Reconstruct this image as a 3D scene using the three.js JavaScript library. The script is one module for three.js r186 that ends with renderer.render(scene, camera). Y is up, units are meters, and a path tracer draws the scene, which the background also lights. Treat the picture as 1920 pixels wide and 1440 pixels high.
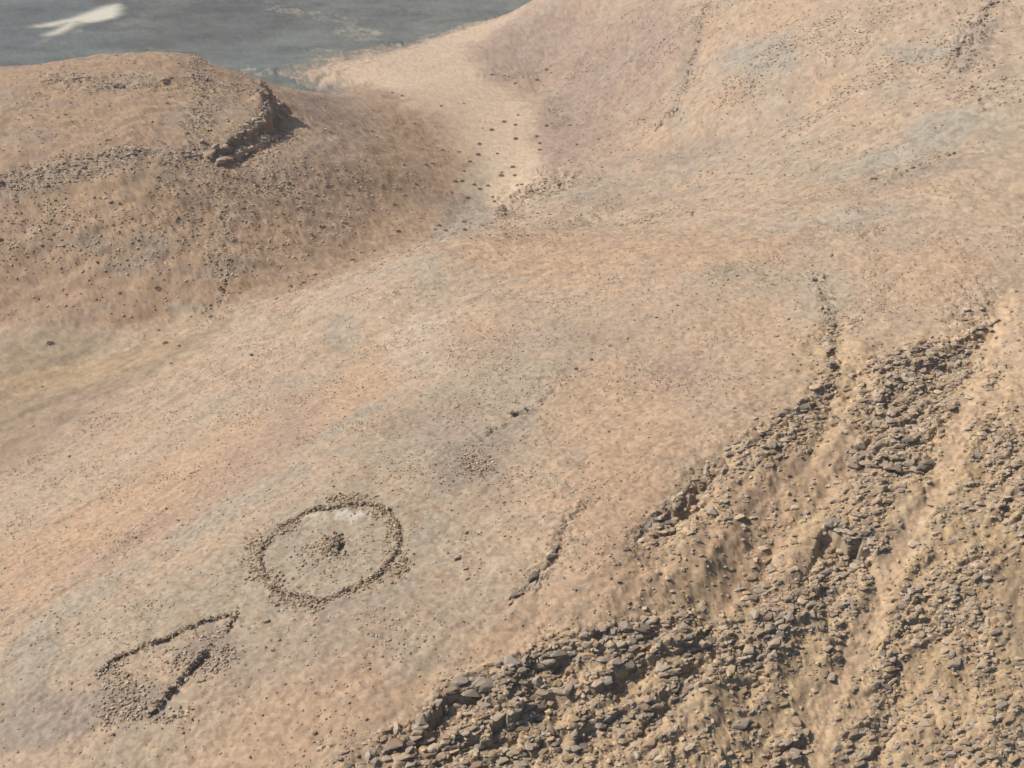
import * as THREE from 'three';
import { Sky } from 'three/addons/objects/Sky.js';
import { ConvexGeometry } from 'three/addons/geometries/ConvexGeometry.js';
import { mergeGeometries } from 'three/addons/utils/BufferGeometryUtils.js';

// ---------------------------------------------------------------- camera, sky, sun, exposure
const scene = new THREE.Scene();
const camera = new THREE.PerspectiveCamera(38.55, 4 / 3, 1, 4000);
camera.position.set(20.6, 77, 96);
camera.rotation.set(-Math.PI / 6, 0, 0);

const SUN = new THREE.Vector3(-0.74, 0.80, -0.05).normalize();
const sky = new Sky();
sky.name = 'sky';
sky.scale.setScalar(3000);
sky.material.uniforms.sunPosition.value.copy(SUN);
sky.material.uniforms.turbidity.value = 10;
sky.material.uniforms.rayleigh.value = 0.3;
sky.material.uniforms.mieCoefficient.value = 0.006;
sky.userData = { kind: 'structure', label: 'clear hazy daytime sky above the desert' };
scene.add(sky);
scene.environmentIntensity = 0.2;

const sun = new THREE.DirectionalLight(0xffecd3, 4.0);
sun.position.copy(SUN).multiplyScalar(500).add(new THREE.Vector3(20, 0, -120));
sun.target.position.set(20, 0, -120);
sun.castShadow = true;
sun.shadow.radius = 1;
sun.shadow.mapSize.set(4096, 4096);
Object.assign(sun.shadow.camera, { left: -420, right: 420, top: 420, bottom: -420, near: 1, far: 1400 });
scene.add(sun, sun.target);

scene.fog = new THREE.FogExp2(0xd8d2c8, 0.0003);

const renderer = new THREE.WebGLRenderer({ antialias: true });
renderer.setSize(1024, 768);
renderer.shadowMap.enabled = true;
renderer.toneMapping = THREE.LinearToneMapping;
renderer.toneMappingExposure = 1.17;

// ---------------------------------------------------------------- survey of the place, in metres (x east, z toward the near side)
const CTL = [[0.2,0.2,0.0],[-9.0,-2.0,-1.9],[8.6,-0.9,2.0],[-0.7,-8.8,0.6],[0.6,8.3,-0.3],[-8.8,7.3,-2.3],[-21.6,14.6,-5.0],[-14.6,19.7,-3.8],[-28.8,22.8,-8.0],[-36.9,3.6,-9.5],[-14.6,25.4,-5.0],[-1.6,27.3,-2.8],[5.1,26.3,-1.2],[15.0,19.7,0.8],[22.7,12.7,2.5],[20.0,1.1,3.5],[30.8,10.6,4.2],[37.5,-1.7,6.5],[29.3,-10.8,6.0],[16.7,-15.3,3.0],[23.5,-32.4,4.5],[40.4,-26.2,8.0],[47.6,-11.1,9.5],[58.5,-19.2,12.0],[55.5,-35.4,11.0],[66.6,-37.8,13.0],[48.6,-59.7,8.0],[32.0,-55.6,4.5],[10.1,-84.5,-3.0],[19.6,-89.3,-3.0],[7.0,-105.1,-7.0],[-0.3,-103.2,-9.0],[-2.7,-69.3,-6.0],[-16.9,-48.1,-9.0],[-31.4,-39.4,-13.0],[-40.9,-21.6,-14.0],[-23.0,-12.5,-7.0],[-19.6,-113.3,-20.0],[-47.9,-92.4,-24.0],[-73.2,-76.3,-27.0],[-51.9,-47.6,-21.5],[-34.2,-102.1,-22.5],[-78.5,-89.1,-27.5],[-64.1,-92.5,-27.0],[-85.3,-106.2,-27.0],[-52.3,-107.5,-25.2],[-89.3,-117.3,-25.0],[-59.1,-113.1,-23.0],[-32.6,-121.7,-22.0],[-11.7,-141.1,-24.0],[4.0,-172.6,-27.0],[6.6,-211.7,-29.0],[-7.4,-259.3,-29.0],[-30.2,-305.8,-31.0],[-64.3,-135.1,-15.0],[-67.7,-150.8,-8.0],[-74.1,-173.1,-6.0],[-82.4,-201.8,-4.5],[-80.7,-246.1,-3.5],[-94.1,-134.4,-16.0],[-98.7,-149.9,-9.0],[-108.9,-176.3,-7.0],[-121.2,-207.3,-6.0],[-132.5,-235.4,-6.0],[-114.8,-240.2,-4.5],[-47.7,-171.6,-11.0],[-42.6,-194.8,-10.5],[-54.4,-185.5,-7.0],[-29.1,-179.4,-15.0],[-15.7,-178.8,-22.0],[-11.2,-222.2,-26.0],[-29.6,-232.4,-21.0],[-42.3,-243.8,-16.0],[-60.7,-253.9,-14.0],[-44.8,-126.4,-19.0],[-25.2,-150.1,-21.0],[-67.4,-236.6,-6.0],[19.1,-188.3,-30.0],[17.4,-227.3,-31.0],[18.8,-269.3,-32.0],[4.4,-320.8,-33.0],[-18.8,-359.5,-34.5],[-53.0,-352.0,-38.0],[-7.2,-437.0,-39.0],[31.7,-495.3,-39.0],[28.7,-229.4,-30.0],[38.6,-317.0,-30.0],[29.5,-373.1,-29.0],[51.4,-371.4,-20.0],[68.8,-332.4,-8.0],[56.7,-300.3,-20.0],[60.8,-246.2,-20.0],[83.1,-273.5,2.0],[70.2,-210.9,-10.0],[62.6,-207.2,-15.0],[43.8,-237.9,-26.0],[34.0,-198.5,-26.0],[17.9,-169.3,-26.0],[40.3,-180.8,-22.0],[59.4,-170.4,-12.0],[76.4,-160.1,-2.0],[80.8,-188.5,6.0],[98.7,-210.5,12.0],[92.4,-133.3,12.0],[80.7,-89.9,12.0],[99.1,-92.2,18.0],[121.7,-129.2,24.0],[94.3,-56.4,18.0],[112.0,-146.2,20.0],[125.7,-156.0,27.0],[62.1,-87.4,6.0],[45.9,-107.4,-4.0],[25.3,-132.6,-14.0],[34.5,-94.4,-2.0],[86.5,-36.0,17.0],[73.9,-28.5,14.5],[79.6,-16.5,13.5],[66.9,-14.6,11.0],[75.3,-2.6,8.0],[58.8,-5.6,7.3],[71.6,11.0,1.0],[68.8,22.0,-6.0],[56.7,4.7,2.8],[55.0,14.4,-3.0],[53.3,23.3,-7.5],[45.6,2.5,4.6],[41.6,11.4,1.4],[38.1,19.0,-2.0],[37.5,25.4,-5.0],[25.1,20.6,-0.4],[22.5,26.7,-3.5],[12.8,26.0,-1.5],[-90.0,60.0,-22.0],[-40.0,62.0,-14.0],[10.0,62.0,-15.0],[60.0,62.0,-24.0],[120.0,62.0,-30.0],[-120.0,0.0,-30.0],[-110.0,-40.0,-30.0],[-160.0,-80.0,-27.0],[130.0,10.0,-2.0],[130.0,-40.0,18.0],[160.0,-100.0,30.0],[200.0,-180.0,38.0],[180.0,-260.0,40.0],[300.0,-250.0,45.0],[300.0,-100.0,45.0],[230.0,0.0,20.0],[230.0,60.0,-10.0],[120.0,-330.0,20.0],[60.0,-420.0,-8.0],[150.0,-450.0,10.0],[300.0,-450.0,20.0],[160.0,-600.0,-40.0],[300.0,-650.0,-35.0],[20.0,-560.0,-46.0],[-60.0,-460.0,-46.0],[-120.0,-320.0,-38.0],[-160.0,-330.0,-42.0],[-60.0,-330.0,-45.0],[-230.0,-250.0,-24.0],[-250.0,-330.0,-46.0],[-200.0,-150.0,-14.0],[-260.0,-120.0,-20.0],[-200.0,-60.0,-26.0],[-200.0,20.0,-34.0],[-150.0,-420.0,-46.0],[-250.0,-500.0,-46.0],[-80.0,-600.0,-46.0],[50.0,-700.0,-46.0],[-300.0,-750.0,-46.0],[200.0,-800.0,-46.0],[450.0,-700.0,-44.0],[450.0,-300.0,30.0],[-400.0,-300.0,-46.0],[-400.0,0.0,-40.0],[-400.0,-600.0,-46.0],[-10.0,-900.0,-46.0],[400.0,-900.0,-46.0],[-400.0,-950.0,-46.0]];
const RING = [[-8.0,-1.8],[-7.7,-2.9],[-7.1,-4.4],[-6.4,-5.8],[-5.3,-6.5],[-4.4,-7.0],[-3.3,-7.6],[-1.9,-7.6],[-0.3,-7.3],[1.2,-7.4],[2.7,-7.3],[4.3,-7.0],[5.5,-6.2],[6.5,-4.8],[7.3,-3.1],[7.9,-1.4],[8.1,0.4],[7.9,1.8],[7.4,2.9],[6.9,4.0],[6.1,5.3],[4.9,6.1],[3.8,6.6],[2.6,7.2],[1.2,7.7],[0.5,7.9],[-1.0,7.0],[-2.4,6.2],[-3.9,5.5],[-5.2,4.1],[-6.2,2.9],[-7.1,1.4],[-7.7,-0.1]];
const TRI_A = [[-8.6,7.4],[-11.0,7.8],[-12.5,8.2],[-13.5,8.8],[-14.7,9.3],[-15.5,10.2],[-16.9,10.4],[-18.1,10.9],[-18.8,11.5],[-20.0,11.8],[-20.9,12.5],[-21.6,13.7]];
const TRI_B = [[-8.6,8.1],[-9.0,9.2],[-9.1,10.4]];
const TRI_C = [[-10.2,12.2],[-10.7,13.3],[-11.2,14.7],[-11.9,16.1],[-12.6,17.4],[-13.3,18.6],[-14.2,19.9],[-14.7,20.2]];
const TRI_D = [[-21.6,13.7],[-19.3,15.8],[-17.1,17.8],[-15.7,19.2],[-14.7,20.2]];
const CAIRN = [[0.6,-1.0],[0.2,-0.1],[0.7,-1.7]];
const SPILL = [[1.4,-8.6,0.3542,-0.06423,-0.09849,0.9463,130],[-9.0,-3.5,0.7145,0.08387,-0.3312,0.3678,90],[-8.3,0.8,0.9133,-0.1857,-0.1068,0.4188,80],[8.5,4.2,0.5368,-0.3185,0.4579,0.4126,130],[-2.4,7.4,0.3366,-0.02587,-0.3834,0.8997,130],[-5.2,3.5,0.4622,0.2246,-0.5914,0.5128,80],[6.7,-0.6,2.055,-0.07921,-0.1967,0.5203,30],[5.0,-5.1,0.9032,0.1236,-0.7803,1.047,30],[5.0,6.7,0.4315,-0.1762,0.5662,1.284,60],[-5.3,-5.2,0.3863,-0.1945,0.5427,0.8757,60],[-0.5,-0.3,0.3871,-0.1719,0.1668,0.378,110],[-18.2,16.3,0.3321,0.06605,-0.3937,0.5257,200],[-17.5,19.5,0.3392,-0.1739,0.04947,0.4915,160],[-8.8,14.6,0.3468,-0.2709,0.4069,0.3307,140],[-13.0,13.6,0.426,-0.3807,0.4201,0.2381,90],[-10.3,10.5,0.6701,-0.3196,0.3106,0.8628,50],[-20.3,12.9,0.5587,-0.3884,0.4183,0.6333,60],[-12.0,20.8,0.3829,-0.153,0.05124,1.161,50],[15.8,-12.6,0.4646,-0.05767,0.0293,0.373,110],[17.1,-11.6,0.7894,-0.01864,-0.1468,0.5354,60]];
const LEDGES = {'A':[1.5,4,0.5,[[5.3,28.1],[9.9,25.8],[12.8,24.4],[15.1,21.3],[18.6,20.0],[23.2,18.0],[26.8,16.5],[30.0,15.4],[34.9,13.8]]],'A2':[1.6,3,0.5,[[11.5,27.9],[14.3,26.5],[17.7,24.4],[20.6,22.4],[23.1,20.6],[25.7,20.1]]],'A3':[0.8,3,0.4,[[25.0,24.9],[28.1,23.6],[30.6,22.1],[35.9,20.8]]],'A4':[0.9,3,0.35,[[22.6,22.0],[26.7,20.0],[30.9,18.3],[35.2,16.5],[40.2,14.1],[45.0,11.5]]],'A5':[0.8,3,0.35,[[32.2,21.3],[36.5,19.3],[41.0,16.9],[46.3,13.7],[50.0,11.5]]],'A6':[1.0,3,0.4,[[16.7,27.4],[20.1,25.8],[23.1,24.4],[26.1,22.5]]],'B':[0.38,3,0.3,[[20.3,10.9],[22.0,9.4],[23.3,7.9],[25.1,5.7],[25.7,3.4],[26.5,0.4],[27.9,-1.4],[30.6,-2.5]]],'C':[1.0,4,0.4,[[32.0,5.4],[35.0,2.9],[37.2,0.8],[39.8,-2.0],[42.5,-4.2],[44.0,-6.6]]],'D':[0.5,4,0.4,[[44.0,-6.6],[48.6,-9.8],[52.9,-12.9],[57.0,-15.2],[59.5,-20.1],[61.7,-29.3],[63.1,-39.4],[64.3,-50.4]]],'E':[2.4,1.8,0.25,[[59.0,-6.6],[61.9,-6.4],[63.5,-5.6],[65.9,-5.5],[68.3,-6.1]]],'F':[2.2,3,0.4,[[53.9,1.4],[54.9,1.9],[56.3,3.6],[59.2,3.4]]],'G':[1.5,5,0.6,[[62.5,-11.7],[66.7,-18.8],[70.8,-20.1],[75.5,-23.2],[81.7,-26.4]]],'H':[1.4,5,0.5,[[56.4,18.1],[58.9,13.6],[60.5,10.9],[62.7,8.1]]],'I':[0.8,4,0.5,[[52.6,15.5],[53.7,12.1],[52.2,7.9],[56.6,5.2]]],'J':[0.7,6,0.6,[[112.7,-136.9],[116.2,-142.8],[120.5,-148.1],[125.3,-154.6],[128.5,-161.5]]],'K':[0.15,6,0.6,[[79.4,-85.2],[85.8,-83.3],[91.9,-86.2],[96.6,-87.3],[102.2,-88.4]]],'L':[2.6,5,0.8,[[60.9,-203.0],[64.6,-211.7],[68.5,-217.4]]],'M':[1.5,6,0.8,[[15.8,-168.1],[18.5,-181.3],[22.1,-190.4],[30.8,-189.8],[40.4,-183.6]]],'N':[5.2,9,1.2,[[-53.1,-164.0],[-50.4,-172.0],[-46.9,-181.8],[-45.7,-196.6],[-47.3,-213.5],[-49.5,-221.8]]],'O':[0.5,8,1.2,[[-97.8,-147.1],[-91.0,-149.4],[-81.1,-154.0],[-69.6,-157.9],[-58.6,-163.4],[-53.1,-164.0]]],'Q':[1.0,6,1.0,[[-115.3,-222.5],[-104.7,-211.8],[-96.7,-212.8],[-85.2,-206.4],[-77.7,-211.3],[-68.9,-223.7]]],'S':[0.4,5,0.6,[[70.1,-225.6],[74.3,-240.7],[77.3,-252.4],[82.1,-268.5],[85.8,-286.1]]],'T':[0.15,2,0.25,[[15.7,-16.4],[18.6,-19.5],[20.6,-21.5],[22.3,-22.5],[24.7,-24.6],[29.1,-30.7]]]};
const CHUTES = [[1.0,[[84.3,-30.9],[77.8,-18.6],[71.8,-10.6],[68.3,-4.1],[62.9,2.2],[59.4,6.9],[56.7,11.2],[53.2,15.4],[51.2,18.9],[49.6,23.5]]],[0.5,[[80.9,-17.2],[75.3,-12.3],[71.0,-9.7]]]];
const SLOPE = [[5.3,28.0],[15.1,21.2],[30.5,14.7],[36.7,0.6],[44.6,-6.7],[54.2,-13.3],[60.4,-29.7],[64.9,-31.5],[65.1,-19.9],[71.6,-23.0],[85.5,-33.3],[86.6,-33.1],[69.3,23.6],[110,20],[110,62],[0,62]];
const ROCK = [[67.1,-15.3,0.1335,-0.02286,0.08719,0.1571,1],[71.7,-18.9,0.1668,-0.0154,0.1244,0.2311,0.9],[64.2,-8.7,0.209,0.01781,0.03828,0.3241,1],[58.0,-1.7,0.2924,0.1587,-0.09871,0.228,1],[56.6,2.5,0.2921,0.05621,-0.0007235,0.5833,1],[54.0,7.3,0.1664,-0.1306,0.1702,0.2451,0.85],[49.1,10.2,0.1508,-0.1375,0.2681,0.3458,0.75],[45.0,15.1,0.1559,-0.09589,0.2453,0.3966,0.65],[38.5,14.9,0.1457,-0.05231,0.2528,0.526,0.75],[36.0,13.0,0.1787,-0.06181,0.3283,0.6638,0.8],[27.8,16.9,0.1768,-0.07074,0.2614,0.6562,1],[23.7,19.0,0.1994,-0.08192,0.2634,0.641,1],[19.1,22.3,0.1931,-0.105,0.3411,0.6609,1],[13.8,25.6,0.224,-0.1278,0.3465,0.659,1],[16.7,26.9,0.2326,-0.1047,0.3184,0.7171,1],[30.1,23.2,0.1796,-0.06973,0.2939,0.7449,0.65],[60.8,11.8,0.4084,0.3078,-0.1347,0.2503,0.9],[66.1,9.4,0.3133,0.0721,-0.03587,0.3335,0.7],[57.8,16.3,0.5854,0.3632,-0.1222,0.3162,1],[74.2,-2.7,0.4407,0.1262,-0.02167,0.1966,0.9],[55.7,21.8,0.2415,0.04951,0.008024,0.5506,0.9],[70.1,6.2,0.3695,0.09569,-0.03051,0.3099,0.7],[67.4,17.5,0.2449,0.05811,-0.02364,0.2807,0.6],[68.4,13.1,0.2744,0.06531,-0.0262,0.267,0.65],[63.1,16.2,0.3228,0.07007,-0.03266,0.3648,0.65],[72.0,3.1,0.3629,0.09863,-0.0276,0.2927,0.6],[61.0,21.0,0.3275,0.07307,-0.02452,0.4473,0.55],[68.8,22.0,0.3989,0.1015,-0.02287,0.3903,0.65],[48.4,21.5,0.2793,-0.07627,0.23,0.544,0.6],[41.9,22.5,0.24,-0.07475,0.2478,0.542,0.65],[35.1,24.2,0.2506,-0.08888,0.3192,0.7385,0.65],[44.2,0.2,0.204,-0.08365,0.2418,0.3702,0.45],[47.8,3.4,0.238,-0.1082,0.2802,0.4574,0.45],[53.6,-10.2,0.1752,-0.05321,0.1673,0.2659,0.9],[57.9,-19.2,0.6236,0.1726,-0.03722,0.1295,0.8],[47.2,-8.0,0.2446,-0.077,0.2242,0.3713,0.8],[41.2,-3.5,0.2719,-0.1794,0.3946,0.3688,0.8],[35.6,2.5,0.2996,-0.105,0.3714,0.5035,0.9],[25.7,3.4,0.63,0.2977,-0.1925,0.1676,0.6],[22.8,8.5,0.4293,-0.1736,0.3143,0.5719,0.6],[62.8,-39.5,0.7847,0.1908,-0.04041,0.09044,0.5],[65.3,-33.0,0.368,0.09883,-0.05781,0.1452,0.35],[79.3,-30.8,0.1908,-0.07477,0.2,0.134,0.5],[80.8,-22.1,0.5106,0.2339,-0.05228,0.1054,0.8],[48.4,-0.7,0.2392,-0.09857,0.2341,0.3865,0.35],[39.6,5.1,0.1175,-0.05199,0.182,0.2488,0.3],[118.0,-141.9,0.2139,0.1284,-0.1354,0.005902,0.7],[79.0,-253.1,0.354,0.07054,-0.08193,0.03249,0.45],[67.7,-251.2,0.1278,-0.009752,-0.01938,0.05797,0.25],[88.1,-85.2,0.1003,0.02163,0.03308,0.3021,0.3],[74.3,-60.8,0.3191,0.08971,-0.1369,0.181,0.4],[82.5,-50.6,0.3398,0.1143,-0.1206,0.2256,0.35],[70.9,-38.3,0.2411,0.06916,-0.05818,0.1134,0.3],[19.2,-178.8,0.2869,-0.02728,0.24,0.05703,1],[32.2,-188.0,0.1055,-0.00288,-0.05391,0.1301,0.6],[15.8,-12.6,0.4608,-0.01488,-0.09579,0.3827,0.25],[77.0,-180.2,0.2018,0.02949,-0.625,0.3326,0.3],[16.1,3.8,0.5856,-0.01925,-0.03642,0.2358,0.25],[12.7,14.8,0.4751,-0.0281,-0.02916,0.373,0.2],[-24.8,-116.9,0.2799,-0.09034,0.1798,0.1534,0.4],[-22.5,-65.4,0.3306,0.0268,-0.1823,0.09869,0.3]];
const HROCK = [[-90.5,-147.5,0.07198,-0.03207,0.05742,0.2108,1],[-75.1,-155.0,0.07172,-0.02437,0.04356,0.1614,1],[-60.6,-161.1,0.1006,-0.02469,0.1041,0.1666,0.8],[-45.5,-181.1,0.0696,-0.04068,0.1703,0.04711,1],[-28.1,-171.8,0.07304,-0.003082,0.04709,0.1134,0.35],[-44.6,-155.7,0.0625,-0.01193,0.04785,0.07325,0.5],[-84.6,-209.6,0.04228,-0.01173,0.01352,0.1597,0.4],[-104.2,-214.9,0.1308,-0.0435,-0.04593,0.2051,0.6],[-59.2,-220.1,0.1168,-0.02023,0.05708,0.1139,0.6],[-74.6,-240.8,0.348,-0.09528,-0.01088,0.008965,0.8],[-58.0,-133.7,0.04232,-0.009229,0.01206,0.1192,0.3],[-16.4,-185.6,0.09901,0.000918,0.01137,0.0489,0.15],[-33.4,-140.0,0.04918,-0.01298,0.07293,0.07444,0.25],[-82.0,-133.9,0.07549,-0.01881,-0.006186,0.1249,0.4],[-58.9,-127.2,0.1403,-0.04981,0.05507,0.2227,0.35],[-73.3,-127.9,0.2099,-0.05205,-0.02996,0.3555,0.3]];
const BARE = [[42.3,5.9,0.1068,-0.05112,0.1868,0.2669],[49.2,-2.0,0.1249,-0.08249,0.2312,0.2794],[58.2,-8.9,0.2505,-0.1388,0.2132,0.2672],[34.7,9.6,0.1284,-0.0494,0.2539,0.412],[61.0,-19.0,0.243,0.1158,-0.0626,0.09245],[56.1,-4.2,0.2495,-0.1484,0.2249,0.2781],[51.4,2.6,0.2122,-0.1526,0.2377,0.3075],[63.0,-0.8,0.4829,0.3838,-0.166,0.1982],[70.4,2.9,0.3629,0.09566,-0.04583,0.4363],[39.8,18.3,0.172,-0.08394,0.4717,0.874],[49.9,18.5,0.2093,-0.1931,0.2326,0.3108],[67.2,2.6,0.4516,0.1116,-0.04762,0.4323],[31.8,19.6,0.2738,-0.1408,0.534,1.05]];
const WADI = [[16.3,-180.5],[9.5,-190.9],[4.9,-223.0],[-7.8,-264.7],[-35.9,-336.1],[-53.1,-353.1],[-37.8,-372.9],[-7.2,-437.0],[30.5,-433.5],[13.5,-401.1],[3.3,-387.4],[2.9,-365.2],[14.4,-329.5],[28.1,-287.5],[32.6,-249.7],[27.6,-211.4],[22.8,-191.7]];
const VALLEY = [[-84.1,-103.1],[-62.3,-103.9],[-46.2,-97.6],[-32.4,-104.0],[-41.3,-84.5],[-51.6,-71.9],[-62.8,-51.9],[-200,-60],[-200,-110]];
const HILL = [[-84.9,-105.2],[-51.7,-105.1],[-19.6,-113.3],[3.9,-150.4],[8.9,-190.6],[5.5,-223.4],[-7.8,-264.7],[-35.8,-334.5],[-66.6,-354.4],[-60,-345],[-260,-330],[-420,-220],[-420,-110]];
const SOIL = [['olive',-0.7,0.1,0.05761,-0.02681,0.03789,0.07166,1],['grey',3.4,12.6,0.07434,-0.03263,0.08363,0.1826,0.4],['olive',16.5,-25.3,0.05683,-0.01389,0.04192,0.07272,1],['grey',19.9,-16.6,0.09439,-0.02246,0.06575,0.1257,0.35],['olive',-22.6,8.2,0.08104,-0.05465,0.08811,0.1261,0.6],['olive',27.5,-44.9,0.08303,-0.001146,-0.01698,0.1253,0.5],['olive',-9.8,24.0,0.09626,-0.05323,0.0986,0.4009,0.3],['blue',-14.8,-13.0,0.0739,-0.03601,0.1743,0.26,0.65],['blue',-28.8,-0.2,0.1075,-0.07297,0.1942,0.202,0.65],['blue',-2.3,-28.8,0.1129,-0.03993,0.2733,0.307,0.8],['blue',-30.8,9.0,0.2351,-0.1616,0.08667,0.2137,0.7],['blue',-28.7,18.6,0.3529,-0.1378,-0.1261,0.5367,0.6],['mauve',11.7,-24.2,0.1333,-0.01883,0.001043,0.1771,0.9],['blue',8.2,-142.2,0.104,-0.007313,0.09006,0.01271,0.8],['blue',-8.3,-69.3,0.2797,-0.08721,0.05365,0.07284,0.6],['mauve',42.2,-25.3,0.2516,0.03451,-0.07396,0.1385,0.7],['blue',86.4,-203.2,0.09842,0.01888,-0.1199,0.007472,0.9],['blue',111.0,-148.1,0.1337,0.03922,-0.2342,0.1292,0.9],['blue',100.2,-100.6,0.1258,0.03664,-0.07393,0.122,0.9],['blue',90.1,-94.5,0.09014,0.0206,-0.02666,0.131,0.9],['blue',76.2,-62.1,0.127,0.03675,-0.06863,0.0884,0.7],['blue',65.1,-62.2,0.1479,0.04344,-0.1199,0.07065,0.5],['blue',53.6,-51.9,0.1083,0.01941,-0.0827,0.1522,0.4],['blue',65.4,-197.2,0.3528,0.02581,0.02758,0.0452,0.8],['blue',99.7,-140.5,0.1571,0.04473,-0.1411,0.04621,0.4],['olive',77.4,-113.8,0.08375,0.0196,-0.112,0.03845,0.6],['olive',58.4,-162.7,0.05232,0.004577,-0.08214,0.06397,0.7],['olive',39.7,-172.3,0.06451,0.001691,-0.06991,0.08606,0.8],['olive',110.0,-102.5,0.1822,0.06714,-0.02859,0.02682,0.5],['blue',64.2,-42.5,0.2321,0.05698,-0.04269,0.08885,0.5],['peach',29.3,-88.0,0.03506,0.001736,-0.03577,0.04478,0.9],['peach',31.5,-15.8,0.1312,0.009355,-0.02422,0.06239,0.7],['peach',31.3,3.6,0.1821,0.06191,-0.06416,0.1041,0.7],['peach',-4.3,-42.6,0.06265,-0.02149,0.07033,0.06797,0.7],['peach',-21.7,-28.1,0.05488,-0.02687,0.06237,0.06406,0.8],['peach',-37.3,-18.3,0.08418,-0.05222,0.07489,0.07964,1],['peach',76.4,-47.6,0.09182,0.0281,-0.03397,0.05998,0.5],['peach',2.6,22.3,0.07502,-0.03079,0.05178,0.2259,0.6],['peach',20.1,14.4,0.1116,-0.03912,0.1111,0.2545,0.6],['peach',52.7,-5.4,0.08823,-0.03191,0.1116,0.1832,0.6],['peach',39.4,7.0,0.07899,-0.01946,0.1091,0.2077,0.6],['peach',89.1,-248.5,0.0471,0.003559,-0.08711,0.05541,0.6],['peach',89.1,-165.8,0.05811,0.007238,-0.1424,0.1164,0.4],['peach',57.8,-216.5,0.08241,0.00362,-0.01357,0.01997,0.4],['peach',22.2,-52.0,0.1038,0.0009217,-0.1083,0.1873,0.3],['mauve',31.6,-367.4,0.04353,-0.00365,0.003765,0.02281,1],['mauve',-13.6,-26.1,0.09539,-0.04416,0.1213,0.09904,0.6],['mauve',-12.4,-42.7,0.1737,0.009754,-0.1574,0.0945,0.5],['mauve',57.6,-288.3,0.06252,-0.008234,0.02541,0.01588,1],['mauve',71.0,-298.8,0.1158,-0.009559,0.02541,0.02123,0.9],['grey',76.1,-254.9,0.3857,0.08309,-0.07295,0.02889,0.7],['grey',65.4,-167.9,0.0541,0.003532,-0.1465,0.1306,0.5],['grey',48.0,-147.8,0.06003,0.005366,-0.1305,0.08428,0.6],['grey',86.9,-81.2,0.0812,0.01834,0.01165,0.2621,0.6],['grey',117.5,-140.4,0.2156,0.1282,-0.1159,0.003883,0.7],['mauve',42.8,-221.8,0.06918,-0.007213,0.03645,0.01984,0.5],['mauve',-26.7,-13.1,0.1016,-0.05815,0.2344,0.2834,0.6],['mauve',23.6,-42.9,0.06663,-0.001532,-0.04734,0.1975,0.5],['mauve',42.2,-271.5,0.06569,0.01088,-0.03384,0.01152,1],['mauve',35.0,-224.2,0.157,0.00613,-0.02578,0.02679,0.8],['mauve',14.1,-353.1,0.06971,0.00615,-0.06871,0.03944,0.5],['brown',-4.4,-215.8,0.07818,0.005843,-0.02262,0.01873,0.4],['mauve',-29.6,-232.4,0.0984,-0.005878,0.004902,0.02771,0.5],['mauve',-38.9,-242.4,0.08665,-0.01483,0.01899,0.006135,0.6],['grey',-10.0,13.0,0.3075,-0.2377,0.2195,0.168,0.9],['grey',-23.9,18.0,0.1211,-0.05924,-0.01278,0.2614,0.8],['grey',-15.6,17.9,0.3059,-0.08682,-0.07555,0.391,0.7],['grey',-20.9,13.4,0.4361,-0.1436,-0.1147,0.4581,0.6],['grey',16.1,-13.1,0.2204,-0.04758,0.06593,0.1555,0.5],['grey',3.4,8.3,0.67,-0.2825,0.5631,1.284,0.7],['pale',2.3,-5.3,0.4795,-0.08581,-0.1183,1.068,0.8],['pale',-2.4,-7.1,0.6703,-0.175,-0.1002,1.637,0.5],['pale',60.1,4.2,1.276,0.2633,-0.07997,1.824,1],['pale',6.7,-53.1,0.2012,-0.01536,-0.05429,0.07788,0.3],['ochre',68.7,5.5,0.1111,0.04835,-0.01919,0.06656,0.4],['ochre',69.1,-4.7,0.1451,0.03794,-0.03351,0.2488,0.5],['ochre',-73.3,-148.5,0.04055,-0.01042,0.008485,0.1316,0.2],['ochre',-97.2,-189.9,0.05034,-0.0174,-0.01139,0.08063,0.2],['ochre',-72.0,-212.2,0.08518,-0.0212,0.05543,0.1301,0.3],['peach',-76.8,-137.8,0.05174,-0.01239,-0.003007,0.1776,0.5],['peach',-44.9,-138.6,0.05293,-0.01036,0.04719,0.114,0.4],['grey',-72.6,-130.0,0.233,-0.0564,-0.02356,0.3948,0.8],['grey',-59.5,-127.2,0.1609,-0.07932,0.0948,0.1734,0.8],['grey',-64.3,-122.7,0.2139,-0.05262,-0.03714,0.4621,0.6],['grey',-40.8,-123.0,0.1409,-0.04308,0.1533,0.296,0.7],['blue',-47.3,-110.4,0.2959,-0.06585,-0.06278,0.5959,0.7],['blue',-61.7,-150.7,0.1389,-0.03199,0.09576,0.2261,0.4],['mauve',-52.6,-153.1,0.2067,-0.04404,0.0596,0.09622,0.5],['blue',-84.2,-213.6,0.1682,-0.04593,0.01981,0.1789,0.5],['blue',-59.2,-194.6,0.08943,-0.02084,0.04299,0.07144,0.4],['mauve',-34.9,-164.7,0.09775,-0.01505,0.05963,0.09553,0.6],['grey',-69.8,-158.5,0.04895,-0.01555,0.07817,0.158,0.5],['grey',-90.5,-147.5,0.08848,-0.03722,0.04259,0.1989,0.6],['olive',-72.3,-101.0,0.05704,-0.02386,0.04376,0.2438,0.3],['tan',-62.3,-87.4,0.04783,-0.02203,0.04983,0.1493,0.7],['mauve',-58.8,-64.9,0.07283,-0.04211,0.05353,0.06138,0.4],['sand',-55.5,-99.5,0.07416,-0.03424,0.1638,0.2274,0.25],['sand',20.6,-209.1,0.1083,0.0,-0.009904,0.03874,0.6],['sand',-6.7,-339.8,0.05566,0.001315,-0.04186,0.02672,0.3],['sand',-48.6,-369.0,0.109,-0.02168,0.0972,0.0631,0.5]];
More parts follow.
